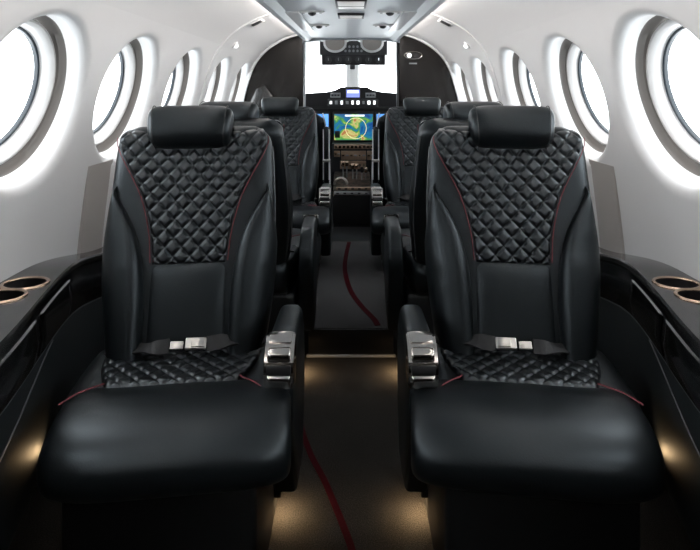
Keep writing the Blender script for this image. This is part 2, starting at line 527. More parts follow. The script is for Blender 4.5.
    pts = [onp(.75 + .5 * t, .36 + .13 * t ** .6 * (1 if t < .9 else 1)) for t in [i / 24 for i in range(25)]]
    tube('piping', pts, .0016, PIPING, root)
    pts = [onp(Y0 + .1 + 3.3 * t, LZ - .135) for t in [i / 40 for i in range(41)]]
    tube('piping', pts, .0018, PIPING, root)
for sg in (-1, 1): ledge(sg)

# ------------------------------------------------------------------ cabin seats
YAW = radians(7)
REC = radians(16)
VB = Vector((0, .125, .425))
UPV = Vector((0, sin(REC), cos(REC))); NRM = Vector((0, -cos(REC), sin(REC)))
def B(x, v, n): return VB + Vector((x, 0, 0)) + UPV * v + NRM * n
def U(dx, dy, z):         # cabin-aligned offsets turned into the seat's own yawed frame
    return Vector((dx * cos(YAW) + dy * sin(YAW), -dx * sin(YAW) + dy * cos(YAW), z))
OUT = smooth_tbl([(-.04, .172), (.05, .190), (.16, .206), (.26, .212), (.36, .212), (.44, .209), (.50, .206), (.54, .201), (.57, .19)])
QH = smooth_tbl([(.205, .091), (.222, .092), (.288, .099), (.366, .119), (.42, .143), (.46, .165), (.50, .185), (.53, .192), (.57, .178)])
BIN = smooth_tbl([(-.03, .102), (.10, .103), (.14, .105), (.213, .113), (.288, .134), (.34, .161), (.41, .207)])
VTOP = .575
def edge(t, p=4.): return (max(0., 1 - abs(2 * t - 1) ** p)) ** .5

def quilt_h(a, b):
    """Cushioned diamond: 1 in the middle of a diamond, 0 along its stitched grooves."""
    fa = abs((a % 1) * 2 - 1); fb = abs((b % 1) * 2 - 1)      # 1 at the groove
    return (1 - fa ** 5) * (1 - fb ** 5)

def make_seat():
    root = empty('cabin_seat')
    # --- slab
    bm = bmesh.new(); loops = []
    vs = [-.05 + (VTOP + .05) * i / 40 for i in range(41)] + [VTOP + .012 * k for k in ()]
    tops = [(v, 1., 1.) for v in vs if v < VTOP - .05]
    for k in range(13):
        a = k / 12 * pi / 2
        tops.append((VTOP - .05 + .05 * sin(a), max(.03, 1 - (1 - cos(a)) * .22 if k < 12 else .6), max(.02, cos(a) ** .6)))
    for v, fw, ft in tops:
        w = lerpt(OUT, v) * fw; t = .055 * ft
        lp = []
        for k in range(48):
            th = 2 * pi * k / 48
            x = w * spow(cos(th), 2 / 4.5); n = t * spow(sin(th), 2 / 3.2)
            n += .018 * (abs(x) / .23) ** 2.5 - .012            # wings wrap forward a little
            lp.append(B(x, v, n))
        loops.append(lp)
    loft(bm, loops)
    back = link('backrest', bm, LEATHER, root, True, 60)
    def surf(x): return .055 + .018 * (abs(x) / .23) ** 2.5 - .012
    # --- quilted panel
    bm = bmesh.new()
    def qf(u, v):
        vv = .212 + (.566 - .212) * v; h = lerpt(QH, vv); x = (-1 + 2 * u) * h
        a = x / .042 + vv / .046; b = x / .042 - vv / .046
        e = min(1, min(u, 1 - u) * h * 2 / .012) ; e2 = min(1, min(v * .38, .0 + (1 - v) * .38 + .002) / .012)
        e = sqrt(max(0, 1 - (1 - min(e, e2)) ** 2))
        drop = 0
        if vv > .53: drop = .055 * ((vv - .53) / .036) ** 2.4 * .75
        return B(x, vv, surf(x) - .004 + e * (.005 + .0065 * quilt_h(a, b)) - drop)
    grid(bm, qf, 160, 168)
    q = link('quilted_panel', bm, QUILT, back, True, 80); q['label'] = 'black diamond-quilted leather panel'
    for s in (-1, 1):
        pts = []
        for i in range(36):
            vv = .217 + .318 * i / 35; h = lerpt(QH, vv) + .004; pts.append(B(s * h, vv, surf(h) + .0014))
        t = tube('stitching', pts, .0013, STITCH, back, 6); t['label'] = 'dark red stitching'
    # --- lumbar pad
    bm = bmesh.new()
    grid(bm, lambda u, v: B((-1 + 2 * u) * .099, -.02 + .238 * v, .043 - .006 + .016 * edge(u, 3) * edge(.06 + v * .94, 8)), 28, 30)
    link('lumbar_pad', bm, LEATHER, root, True, 80)
    # --- bolsters
    for s in (-1, 1):
        bm = bmesh.new()
        def bf(u, v, s=s):
            vv = -.03 + .44 * v
            xi = lerpt(BIN, vv); k_ = min(1, (1 - v) / .35)
            xo = lerpt(OUT, vv) - .016 + .024 * k_ ** .7
            xi = min(xi, xo - .003)
            wd = xo - xi; th = pi * (1 - u)
            x = (xi + xo) / 2 + wd / 2 * spow(cos(th), .75)
            fade = min(1, max(0, (1 - v) / .45)) ** .8
            n = surf(xi) - .006 + (.018 + .034 * fade * min(1, wd / .08)) * max(0, sin(th)) ** .62 - .055 * k_ * u ** 2.2 - .004 * (1 - k_) - .022 * max(0, 1 - (1 - v) / .12) ** 2
            return B(s * x, vv, n)
        grid(bm, bf, 30, 40)
        bo = link('bolster', bm, LEATHER, root, True, 80)
        pts = [B(s * (lerpt(OUT, v) - .001), v, surf(.2) - .028) for v in [.37 + .17 * i / 12 for i in range(13)]]
    # rim piping down the outer edges
    for s in (-1, 1):
        pts = [B(s * (lerpt(OUT, v) + .0005), v, -.022) for v in [.02 + .50 * i / 24 for i in range(25)]]
        tube('piping', pts, .0022, PIPING, back, 6)
    # --- headrest
    bm = bmesh.new()
    def hr(p):
        r = p - Vector((0, 0, 0)); k = 1 + .05 * (r.z / .065)
        return B(p.x * k - .010, .562 + p.z, .052 - p.y)
    pill(bm, (0, 0, 0), .108, .052, .058, pe=5.5, pc=2.4, nx=40, ns=44, fn=hr)
    hd = link('headrest', bm, LEATHER, root, True, 70)
    for s in (-1, 1):
        bm = bmesh.new(); rows = []
        pts = []
        for k in range(41):
            th = 2 * pi * k / 40
            p = Vector((s * .092, .0510 * spow(cos(th), 2 / 2.4), .0570 * spow(sin(th), 2 / 2.4)))
            pts.append(hr(p))
        add_tube(bm, pts, .0013, 6); link('seam', bm, SHELL, hd)
    for s in (-1, 1):
        cyl('headrest_post', B(s * .05, .47, .0), B(s * .05, .56, .03), .006, CHROME, root)
    # --- cushion
    bm = bmesh.new()
    pill(bm, (-.012, .035, .375), .212, .165, .066, pe=9., pc=4.2, nx=24, ns=36)
    cush = link('seat_cushion', bm, LEATHER, root, True, 70)
    bm = bmesh.new()
    def nose(p):
        q = p.copy()
        q.y += (.045 if p.x < .022 else .018) * max(0, (abs(p.x - .022) / .24)) ** 4            # front corners swept back
        q.z += .010 * (1 - ((p.x - .022) / .24) ** 2) * (1 if p.z > .40 else .3)
        return q
    pill(bm, (.026, -.160, .394), .227, .128, .066, pe=11., pc=2.15, nx=56, ns=48, fn=nose)
    link('thigh_bolster', bm, LEATHER, cush, True, 70)
    bm = bmesh.new()
    def cq(u, v):
        y = .125 - .185 * v; h = .188 - .050 * v ** 2; x = (-1 + 2 * u) * h + .0
        a = x / .040 + y / .042; b = x / .040 - y / .042
        e = min(1, min(u, 1 - u) * h * 2 / .014, min(v, 1 - v) * .185 / .012)
        e = sqrt(max(0, 1 - (1 - e) ** 2))
        return Vector((x, y, .439 + e * (.006 + .0055 * quilt_h(a, b)) + .004 * v))
    grid(bm, cq, 110, 64)
    q = link('quilted_panel', bm, QUILT, cush, True, 80); q['label'] = 'black diamond-quilted leather panel'
    for s in (-1, 1):
        pts = cat([(s * .143, -.050, .452), (s * .150, -.075, .461), (s * .178, -.105, .464), (s * .203, -.13, .458)], 8)
        t = tube('stitching', pts, .0016, STITCH, cush, 6); t['label'] = 'dark red stitching'
    # --- lap belt with buckle
    def ribbon(pts, w, t):
        bm = bmesh.new(); c = cat(pts, 8); lo = []
        for i, p in enumerate(c):
            tg = (c[min(i + 1, len(c) - 1)] - c[max(i - 1, 0)]).normalized()
            up = Vector((0, .8, .6)); up = (up - tg * up.dot(tg)).normalized(); n = tg.cross(up)
            tw = .5 * sin(i * .35)
            up2 = up * cos(tw) + n * sin(tw); n2 = tg.cross(up2)
            lo.append([p + up2 * w + n2 * t, p + up2 * w - n2 * t, p - up2 * w - n2 * t, p - up2 * w + n2 * t])
        loft(bm, lo); return bm
    belt = link('lap_belt', ribbon([(-.185, .10, .458), (-.13, .075, .466), (-.075, .055, .474), (-.03, .05, .478)], .0155, .0022), WEB, root)
    link('lap_belt', ribbon([(.055, .05, .478), (.09, .055, .480), (.13, .07, .474), (.165, .085, .468), (.195, .11, .46)], .0165, .0026), WEB, root)
    rt = Matrix.Rotation(radians(42), 3, 'X') @ Matrix.Rotation(radians(4), 3, 'Y')
    bk = box('buckle', (.032, .046, .482), (.048, .027, .011), STEEL, root, .003, rt)
    bk['label'] = 'brushed steel belt buckle'
    box('release_flap', (.038, .0418, .4872), (.030, .021, .004), STEEL, bk, .0015, rt)
    box('tongue', (-.012, .047, .480), (.030, .018, .005), STEEL, bk, .0015, rt)
    # --- aisle armrest
    arm = root
    def XY(bm):
        for v in bm.verts: v.co = U(v.co.x, v.co.y, v.co.z)
        return bm
    ax = .243
    bm = bmesh.new()
    pan = [(-.085, .49), (-.098, .44), (-.09, .33), (-.05, .27), (.0, .17), (.14, .16), (.175, .28), (.195, .40), (.185, .475), (.14, .52), (-.05, .515)]
    profile_x(bm, pan, ax - .028, ax + .028, .012, 4)
    am = link('armrest', XY(bm), LEATHER, root, True, 50)
    bm = bmesh.new()
    loops = []
    for i in range(21):
        t = i / 20; dy = -.052 + .245 * t
        z = .552 - .004 * t - .10 * max(0, (t - .62) / .38) ** 2.2
        hw = .0305 - .004 * t; hh = .030
        e = 1 if i < 20 else .6
        loops.append([Vector((ax + hw * e * spow(cos(2 * pi * k / 28), 2 / 3.2), dy, z - hh + hh * e * spow(sin(2 * pi * k / 28), 2 / 3.2))) for k in range(28)])
    loft(bm, loops); link('arm_pad', XY(bm), LEATHER, am, True, 60)
    bm = bmesh.new()
    pr = []
    for i in range(15):
        a = radians(92 - 118 * i / 14); pr.append((-.052 + -.062 * cos(a), .492 + .063 * sin(a)))
    pr = pr + [(-.075, .455), (-.052, .47)]
    profile_x(bm, pr, ax - .0305, ax + .0305, .006, 3)
    cap = link('chrome_cap', XY(bm), CHROME, am, True, 40); cap['label'] = 'polished smoked-chrome armrest end cap'
    # raised frame and recline latch on the cap
    def arcpiece(a0, a1, r0, r1, hw, bev=.002):
        bm = bmesh.new(); n = 10
        o_ = [(-.052 - r1 * cos(radians(a0 + (a1 - a0) * i / n)), .492 + r1 * sin(radians(a0 + (a1 - a0) * i / n))) for i in range(n + 1)]
        i_ = [(-.052 - r0 * cos(radians(a0 + (a1 - a0) * i / n)), .492 + r0 * sin(radians(a0 + (a1 - a0) * i / n))) for i in range(n, -1, -1)]
        profile_x(bm, o_ + i_, ax - hw, ax + hw, bev, 2); return XY(bm)
    link('latch_plate', arcpiece(88, 60, .060, .0665, .0235), CHROME, cap)
    def bar(nm, ang, rad, hy, hz, m):
        bm = bmesh.new(); a = radians(ang)
        pill(bm, (ax, -.052 - rad * cos(a), .492 + rad * sin(a)), .0245, hy, hz, pe=9., pc=2.3, nx=16, ns=24)
        link(nm, XY(bm), m, cap)
    bar('latch_button', 38, .054, .015, .017, CHROME)
    link('latch_slot', arcpiece(20, 4, .055, .0645, .025, .001), BLACK, cap)
    bar('latch_lever', -8, .056, .012, .013, CHROME)
    # --- base
    bm = bmesh.new(); add_box(bm, (.000, .03, .155), (.40, .31, .31), .012); base = link('base', XY(bm), SHELL, root)
    bm = bmesh.new(); add_box(bm, (.0, .03, .32), (.34, .30, .03), .004); link('cushion_frame', XY(bm), DARKG, root)
    for dx, dy, dz in ((.208, .15, .075), (-.208, -.03, .24)):
        lm = bmesh.new(); add_box(lm, (dx, dy, dz), (.018, .06, .026), .004)
        hood = link('lamp_hood', XY(lm), BLACK, root)
        lm = bmesh.new(); add_box(lm, (dx, dy, dz - .0115), (.012, .05, .004), .0012)
        cl = link('courtesy_lamp', XY(lm), LAMP, hood); cl['label'] = 'small warm courtesy lamp'
    return root

proto = make_seat()
X0 = .392
spots = [
    (-X0, 1.20, YAW, 1, 'large near left black leather seat, quilted back towards the camera'),
    (X0, 1.20, -YAW, -1, 'large near right black leather seat, quilted back towards the camera'),
    (-X0 - .02, 2.17, pi - YAW, -1, 'black leather seat hidden back-to-back behind the near left seat'),
    (X0 + .02, 2.17, pi + YAW, 1, 'black leather seat hidden back-to-back behind the near right seat'),
    (-X0 + .01, 2.91, YAW, 1, 'small far left black quilted seat before the dark partition'),
    (X0 - .01, 2.91, -YAW, -1, 'small far right black quilted seat before the dark partition'),
]
for i, (x, y, rz, sx, lb) in enumerate(spots):
    r = proto if i == 0 else copy_tree(proto)
    r.location = (x, y, 0); r.rotation_euler = (0, 0, rz); r.scale = (sx, 1, 1)
    tag(r, lb, 'seat', 'black leather cabin seats')

# ------------------------------------------------------------------ partitions
YB = 3.72
def partition(sg):
    side = 'left' if sg < 0 else 'right'
    xi = .328
    root = empty('partition', (sg * .55, YB, 0))
    pts = []
    for s in SEC:
        if -1.07 <= s.y and s.x >= xi + .01: pts.append((sg * (s.x + .004) - sg * .55, EYE + s.y + .002))
    pts.append((sg * xi - sg * .55, pts[-1][1] + .004)); pts.append((sg * xi - sg * .55, .0))
    bm = bmesh.new(); prism_y(bm, pts, 0, .04, .003)
    link('partition_panel', bm, VENEER, root, True, 30)
    bm = bmesh.new(); add_box(bm, (sg * (xi - .55) , .018, .73), (.012, .052, 1.43), .004)
    link('edge_trim', bm, GREYP if sg < 0 else BLACK, root)
    tag(root, f'dark ebony {side} partition with a curved outer edge behind the far {side} seat', 'partition', 'dark partitions')
    return root
pl = partition(-1); pr_ = partition(1)
# slanted pocket panel on the left partition
bm = bmesh.new(); prism_y(bm, [(-.72, .96), (-.66, 1.09), (-.60, 1.11), (-.52, 1.0), (-.45, .80), (-.72, .80)], 3.700, 3.722, .004)
tag(link('literature_pocket', bm, FASCIA), 'glossy slanted pocket panel on the left partition behind the far seat', 'pocket')
# oval bezel and lamp on the right partition
c = P(413, 55.5, 3.715)
root = empty('partition_lamp', c); tag(root, 'oval metal-rimmed lamp with one bright end on the right partition', 'lamp')
bm = bmesh.new(); rows = []
for i in range(9):
    a = 2 * pi * i / 8
    rows.append([Vector(((.062 + .004 * cos(a)) * cos(2 * pi * k / 40), .004 * sin(a) - .004, (.026 + .004 * cos(a)) * sin(2 * pi * k / 40))) for k in range(40)])
loft(bm, rows, True, False); link('bezel', bm, CHROME, root)
bm = bmesh.new(); loft(bm, [[Vector((.060 * cos(2 * pi * k / 40), y, .024 * sin(2 * pi * k / 40))) for k in range(40)] for y in (-.004, .004)]); link('face_plate', bm, BLACK, root)
cyl('bulb', (-.027, -.003, 0), (-.027, -.010, 0), .016, LITW, root)
cyl('knob', (.02, -.003, 0), (.02, -.010, 0), .013, DARKG, root)
o = box('label_plate', P(413, 63.5, 3.717), (.055, .006, .010), GREYP, None, .001)
tag(o, 'tiny grey label plate below the oval lamp on the right partition', 'plate')

# ------------------------------------------------------------------ ceiling fittings
GY = [(-.172, 2.34), (.172, 2.34), (-.172, 2.86), (.172, 2.86)]
GN = ['nearer left', 'nearer right', 'farther left', 'farther right']
for (x, y), nm in zip(GY, GN):
    z = cz(y) + .001
    root = empty('air_gasper', (x, y, z)); tag(root, f'small swivel air outlet in an oblong plate, {nm} of four on the ceiling', 'air vent', 'ceiling air outlets')
    bm = bmesh.new(); rows = []
    for q, dz in ((1, .002), (1, -.004), (.9, -.007), (.3, -.007)):
        rows.append([Vector((.055 * q * spow(cos(2 * pi * k / 40), .8), .022 * q * spow(sin(2 * pi * k / 40), .8), dz)) for k in range(40)])
    loft(bm, rows); link('plate', bm, WHITE, root)
    bm = bmesh.new(); rows = []
    for i in range(7):
        a = i / 6 * pi / 2; rows.append([Vector((.019 * cos(a) * cos(2 * pi * k / 24) if i < 6 else .001 * cos(2 * pi * k / 24), (.019 * cos(a) if i < 6 else .001) * sin(2 * pi * k / 24), -.006 - .014 * sin(a))) for k in range(24)])
    loft(bm, rows); link('nozzle', bm, DARKG, root)
    for s in (-1, 1): cyl('screw', (s * .038, 0, -.005), (s * .038, 0, -.009), .006, GREYP, root, 12)
# illuminated centre panels
for y, ln, lb in ((2.10, .20, 'larger white ceiling light panel with a dark frame over the aisle'), (2.47, .13, 'smaller white ceiling light panel with a dark frame over the aisle')):
    z = cz(y); root = empty('ceiling_light_panel', (0, y, z)); tag(root, lb, 'light panel', 'ceiling light panels')
    box('frame', (0, 0, -.001), (.122, ln, .012), DARKG, root, .003)
    box('lens', (0, 0, -.006), (.104, ln - .03, .008), LENS, root, .003)
    box('divider', (0, ln * .1, -.0085), (.106, .006, .005), DARKG, root, .001)
# mask box doors by the rails
for sg in (-1, 1):
    y = 2.72; side = 'left' if sg < 0 else 'right'
    o = box('mask_door', (sg * .255, y, cz(y) - .001), (.062, .78, .010), WHITE, None, .003, Matrix.Rotation(.008, 3, 'X') @ Matrix.Rotation(sg * .0145, 3, 'Z'))
    tag(o, f'long white hinged door let into the {side} side of the ceiling', 'door', 'ceiling mask doors')
    # dark slot at the head of the arch
    p = sec(s_at(.350)); n = snorm(s_at(.350)); rot = Matrix.Rotation(sg * -math.atan2(n.x, n.y), 3, 'Y') if False else Matrix.Rotation(sg * math.atan2(n.x, n.y), 3, 'Y')
    root = empty('slot_vent', (sg * p.x, 2.75, EYE + p.y)); tag(root, f'small dark slot vent high on the {side} wall below the ceiling rail', 'vent', 'slot vents')
    box('frame', (0, 0, 0), (.075, .10, .008), WHITE, root, .003, rot)
    box('opening', (0, -.004, -.003), (.055, .06, .008), DARKG, root, .002, rot)
    p = sec(s_at(.245)); n = snorm(s_at(.245))
    root = empty('wall_lamp', (sg * p.x, 2.88, EYE + p.y)); tag(root, f'small white domed lamp high on the {side} cabin wall', 'lamp', 'small wall lamps')
    nx = Vector((-sg * n.x, 0, -n.y))
    cyl('collar', nx * -.004, nx * .008, .022, WHITE, root, 24)
    cyl('dome', nx * .006, nx * .020, .016, LITW, root, 24, .008)

# ------------------------------------------------------------------ cockpit
YP = 4.35
# shell: lower sides and roof, with a side window between them on each side
RING = ((3.76, 1.0, 0), (4.0, .99, 0), (4.3, .97, 0), (4.8, .86, -.02), (5.15, .72, -.06))
def cp(p, y, k, dz, sg): return Vector((sg * p.x * k, y, EYE + p.y * (1 if p.y < 0 else k) + dz))
lowp = [p for p in SEC if p.y <= -.08][::4] + [p for p in SEC if p.y <= -.08][-1:]
topp = [p for p in SEC if p.y >= .26]
winp = [lowp[-1]] + [p for p in SEC if -.08 < p.y < .26] + [topp[0]]
bm = bmesh.new()
for sg in (-1, 1):
    loft(bm, [[cp(p, y, k, dz, sg) for p in lowp] for y, k, dz in RING], False, False)
    loft(bm, [[cp(p, y, k, dz, sg) for p in winp] for y, k, dz in RING[:2]], False, False)
    loft(bm, [[cp(p, y, k, dz, sg) for p in winp] for y, k, dz in RING[3:]], False, False)
    loft(bm, [[cp(p, y, k, dz, sg) for p in topp] for y, k, dz in RING], False, False)
tag(link('wall_front', bm, LINER), 'pale inner shell around the cockpit beyond the partitions', 'wall', kind='structure')
for sg, n_ in ((-1, 19), (1, 20)):
    bm = bmesh.new()
    loft(bm, [[cp(p, y, k, dz, sg) for p in winp] for y, k, dz in RING[1:4]], False, False)
    w = link(f'window_{n_}', bm, GLASS)
    tag(w, '{} side window of the cockpit hidden behind the partition'.format('left' if sg < 0 else 'right'), 'window', 'cockpit side windows', 'structure')
plate('floor_cockpit', -.9, .9, 3.742, 5.15, -.04, .10, BLACK, 'black cockpit floor beyond the partitions')
# firewall under the glareshield
bm = bmesh.new(); prism_y(bm, [(-.62, .10), (.62, .10), (.66, .6), (.64, 1.0), (-.64, 1.0), (-.66, .6)], 5.12, 5.15)
tag(link('trim_5', bm, BLACK), 'black bulkhead beneath the windscreen', 'trim', kind='structure')
# windscreen frame and panes
wz0, wz1 = .99, 1.47
for sg, n_ in ((-1, 17), (1, 18)):
    side = 'left' if sg < 0 else 'right'
    x0, x1 = (.062, .60)
    cxo = .013
    quad = [(sg * x0 + cxo, wz0), (sg * x1 + cxo, wz0), (sg * (x1 - .08) + cxo, wz1), (sg * x0 + cxo, wz1)]
    root = bmesh.new(); c = Vector((sum(q[0] for q in quad) / 4, sum(q[1] for q in quad) / 4))
    def qp(k, i): q = Vector(quad[i]); return c + (q - c) * k
    rows = [[Vector((qp(k, i).x, y, qp(k, i).y)) for i in range(4)] for k, y in ((1.09, 4.74), (1.09, 4.70), (1., 4.70), (1., 4.74))]
    loft(root, rows + [rows[0]], True, False)
    w = link(f'window_{n_}', root, WHITE, None, False)
    tag(w, f'{side} windscreen pane of the cockpit beyond the instrument panel', 'windscreen', 'windscreen panes', 'structure')
    bm = bmesh.new(); prism_y(bm, quad, 4.716, 4.722); link('pane', bm, GLASS, w, False)
pc = empty('windscreen_post', (.013, 4.66, 1.0)); tag(pc, 'pale grey centre post between the two windscreen panes', 'post')
box('post', (0, .0, .24), (.105, .05, .50), WHITE, pc, .012)
box('inlay', (0, -.026, .21), (.055, .012, .36), WHITE, pc, .004)
cmp_ = empty('compass', (.013, 4.60, P(352, 67, 4.6).z)); tag(cmp_, 'small black standby compass on the windscreen post', 'compass')
box('housing', (0, 0, 0), (.045, .05, .042), BLACK, cmp_, .01); cyl('dial', (0, -.024, 0), (0, -.028, 0), .015, DARKG, cmp_)

# overhead panel
YO = 4.25
oh = empty('overhead_panel', (P(353.5, 60, YO).x, YO, P(353.5, 60, YO).z)); tag(oh, 'black overhead switch panel with a row of round gauges above the windscreen', 'control panel')
mp = YO / F
box('lower_panel', (0, 0, 0), (63 * mp, .05, 10 * mp), BLACK, oh, .006)
# winged upper part with two scallops round the visors
pts = [(-33.5, -1)]
pts += [(-33.5, 13), (-30, 12), (-27, 8)]
for i in range(9):
    a = pi + pi * i / 8; pts.append((-18.5 + 8.5 * cos(a), 8 + 5.5 * sin(a)))
pts += [(-7, 11), (-4, 13), (4, 13), (7, 11)]
for i in range(9):
    a = pi + pi * i / 8; pts.append((18.5 + 8.5 * cos(a), 8 + 5.5 * sin(a)))
pts += [(27, 8), (30, 12), (33.5, 13), (33.5, -1)]
bm = bmesh.new(); prism_y(bm, [(a * mp, b * mp + 6 * mp) for a, b in pts], -.01, .03); link('upper_panel', bm, DARKG, oh, False)
for i in range(6):
    x = (-25 + 10 * i) * mp
    g = cyl('gauge', (x, -.02, 0), (x, -.032, 0), 3.4 * mp, DARKG, oh, 20)
    bm = bmesh.new(); add_box(bm, (x, -.034, .004), (.005, .006, 2.6 * mp), .001); link('pointer', bm, LITW if i == 5 else GREYP, g)
for r in range(2):
    for i in range(5):
        cyl('knob', ((-8 + 4 * i) * mp, -.005, (9 + 4.2 * r) * mp), ((-8 + 4 * i) * mp, -.022, (9 + 4.2 * r) * mp), .010, GREYP, oh, 12)
for sg in (-1, 1):
    side = 'left' if sg < 0 else 'right'
    c = P(353.5 + sg * 18.5, 43, 4.19)
    root = empty('sun_visor', c); tag(root, f'{side} taupe half-round sun visor with a white rim at the top of the windscreen', 'sun visor', 'sun visors')
    def half(r0, rz, y0, y1, m, nm):
        bm = bmesh.new(); ps = [(r0 * cos(pi + pi * i / 20), rz * sin(pi + pi * i / 20)) for i in range(21)] + [(r0, .09), (-r0, .09)]
        prism_y(bm, ps, y0, y1, .003); link(nm, bm, m, root)
    half(11.6 * mp, 9.5 * mp, .0, .014, FROST, 'rim'); half(9.4 * mp, 7.3 * mp, -.010, .008, VISOR, 'visor_blade')
# header behind the visors
bm = bmesh.new(); prism_y(bm, [(-.6, 1.43), (.6, 1.43), (.5, 1.56), (-.5, 1.56)], 4.62, 4.74, .004)
tag(link('trim_6', bm, WHITE), 'white header above the windscreen', 'trim', kind='structure')

# glareshield with annunciator and displays
gs = empty('glareshield', (P(353, 95, YP).x, YP, P(353, 95, YP).z)); tag(gs, 'black glareshield hood with a raised centre above the displays', 'glareshield')
mp = YP / F
bm = bmesh.new()
pts = [(-72, -12), (-72, 0), (-40, 2), (-26, 3), (-18, 4), (-12, 8), (14, 8), (20, 4), (28, 3), (40, 2), (72, 0), (72, -12)]
prism_y(bm, [(a * mp, b * mp) for a, b in pts], 0, .26, .006); link('hood', bm, BLACK, gs, False)
st = box('standby_display', (0, -.006, 1.5 * mp), (15 * mp, .02, 10 * mp), DARKG, gs, .003)
box('screen', (0, -.0175, 1.5 * mp), (13 * mp, .004, 7.6 * mp), BLUE, st, .001)
box('readout', (0, -.0205, 3.2 * mp), (11 * mp, .003, 2.4 * mp), LITW, st, .0008)
mc = box('mode_controller', (0, -.012, -8 * mp), (50 * mp, .03, 8 * mp), DARKG, gs, .004)
for i in range(9):
    x = (-22 + 5.4 * i) * mp
    box('mode_key', (x, -.030, -7.5 * mp), ((2.8 if i % 2 else 2.2) * mp, .008, (3.8 if i % 3 else 3.0) * mp), LITW if i in (0, 2, 4, 5, 7, 8) else GREYP, mc, .002)
for sg in (-1, 1):
    an = box('annunciator', (sg * 17.5 * mp, -.004, -.2 * mp), (10 * mp, .012, 5 * mp), GREYP, gs, .002)
    for k in range(3): box('legend', (sg * 17.5 * mp + (k - 1) * 3 * mp, -.0115, -.2 * mp), (2.2 * mp, .003, 1.6 * mp), DARKG, an, .0005)
# instrument panel
bm = bmesh.new(); prism_y(bm, [(-.66, .55), (.66, .55), (.66, .93), (-.66, .93)], YP + .02, YP + .05)
tag(link('instrument_panel', bm, BLACK, None, False), 'black instrument panel carrying the three cockpit displays', 'instrument panel')
def display(px0, px1, py0, py1, label, fill):
    a = P(px0, py1, YP); b = P(px1, py0, YP); c = (a + b) / 2
    root = empty('flight_display', (c.x, YP, c.z)); tag(root, label, 'display', 'cockpit displays')
    w, h = b.x - a.x, b.z - a.z
    box('bezel', (0, .008, 0), (w + .026, .024, h + .035), BLACK, root, .006)
    fill(root, w, h)
def f_map(r, w, h):
    s = box('screen', (0, -.005, 0), (w, .004, h), MAPM, r, .001); s['label'] = 'coloured moving map'
    bm = bmesh.new(); rows = []
    for q in (.98, 1.02):
        rows.append([Vector((.02 + .085 * q * cos(2 * pi * k / 40), -.0085, -.01 + .085 * q * sin(2 * pi * k / 40))) for k in range(40)])
    loft(bm, rows, True, False); link('range_ring', bm, CREAM, s)
    box('data_bar', (.01, -.0078, h * .44), (w * .5, .002, .012), LITW, s, .0005)
    box('data_block', (-w * .42, -.0078, -h * .28), (w * .13, .002, h * .26), BLACK, s, .0005)
def f_pfd(r, w, h):
    box('sky_field', (0, -.005, h * .22), (w, .004, h * .56), SKYB, r, .001)
    box('ground_field', (0, -.005, -h * .28), (w, .004, h * .44), GRNB, r, .001)
    box('horizon_line', (0, -.0078, -h * .06), (w, .002, .004), LITW, r, .0005)
display(334.3, 372.7, 114, 140, 'centre cockpit display showing a green and blue moving map', f_map)
display(290, 328.5, 114, 140, 'left cockpit display with blue sky over green ground', f_pfd)
display(376.5, 416, 114, 140, 'right cockpit display with blue sky over green ground', f_pfd)

# centre pedestal with bronze-coloured controls
pd = empty('control_pedestal', (P(354, 170, 4.1).x, 4.1, .11)); tag(pd, 'dark centre pedestal with bronze-toned radios, knobs and throttle levers', 'pedestal')
ox, oy, oz = pd.location
def D(px, py, d): p = P(px, py, d); return p - Vector((ox, oy, oz))
def face(nm, px0, px1, py0, py1, d, dep, m, par, bev=.003):
    a = D(px0, py1, d); b = D(px1, py0, d); c = (a + b) / 2
    return box(nm, (c.x, c.y + dep / 2, c.z), (b.x - a.x, dep, b.z - a.z), m, par, bev)
RADIO = mat('bronze_radio', (.42, .30, .22), .32, metal=.6)
rs = face('radio_stack', 332, 376, 143.5, 172, 4.27, .08, DARKG, pd)
for k, (p0, p1, y0, y1) in enumerate(((334, 374, 144.5, 149), (341, 366, 151, 160), (334, 340, 151, 157), (367, 374, 151, 160), (340, 366, 161, 169))):
    f_ = face('control_head', p0, p1, y0, y1, 4.255, .02, RADIO, rs)
    n = max(2, int((p1 - p0) / 4))
    for i in range(n):
        c = D(p0 + (i + .5) * (p1 - p0) / n, (y0 + y1) / 2, 4.25)
        if k in (0, 4): cyl('knob', c, c + Vector((0, -.018, 0)), .011, BRONZE, f_, 14)
        else: box('key', c, ((p1 - p0) / n * .0055, .008, .012), GREYP if i % 2 else BRONZE, f_, .001)
# sloping throttle quadrant
bm = bmesh.new()
a = D(333, 172, 4.25); b = D(376, 172, 4.25)
top0 = a.z; top1 = D(333, 190, 3.86).z
prof = [(4.27 - oy, 0), (4.27 - oy, top0), (4.16 - oy, top0 - .01), (3.86 - oy, top1), (3.84 - oy, top1 - .03), (3.84 - oy, 0)]
profile_x(bm, prof, -.155, .125, .008)
qd = link('quadrant', bm, mat('pedestal_metal', (.15, .105, .08), .28, metal=.7, noise=(30, (.03, .024, .02), .4, .6, (1, 1, 1))), pd, True, 30)
box('kick_panel', (-.015, 3.836 - oy, (top1 - .035) / 2), (.285, .010, top1 - .04), BLACK, pd, .002)
for i, (x, h, y) in enumerate(((-.085, .17, 4.10), (-.055, .17, 4.11), (-.01, .15, 4.08), (.02, .15, 4.08), (.06, .12, 4.06), (.09, .12, 4.06))):
    z0 = top1 + (top0 - top1) * (y - 3.86) / .3
    lv = cyl('lever', (x, y - oy, z0 - .01), (x, y - oy - .03, z0 + h * .6), .005, GREYP, qd, 10)
    bm = bmesh.new(); pill(bm, (x, y - oy - .032, z0 + h * .62), .013, .012, .022, pe=4, nx=10, ns=14); link('grip', bm, BRONZE if i != 4 else BLACK, lv)
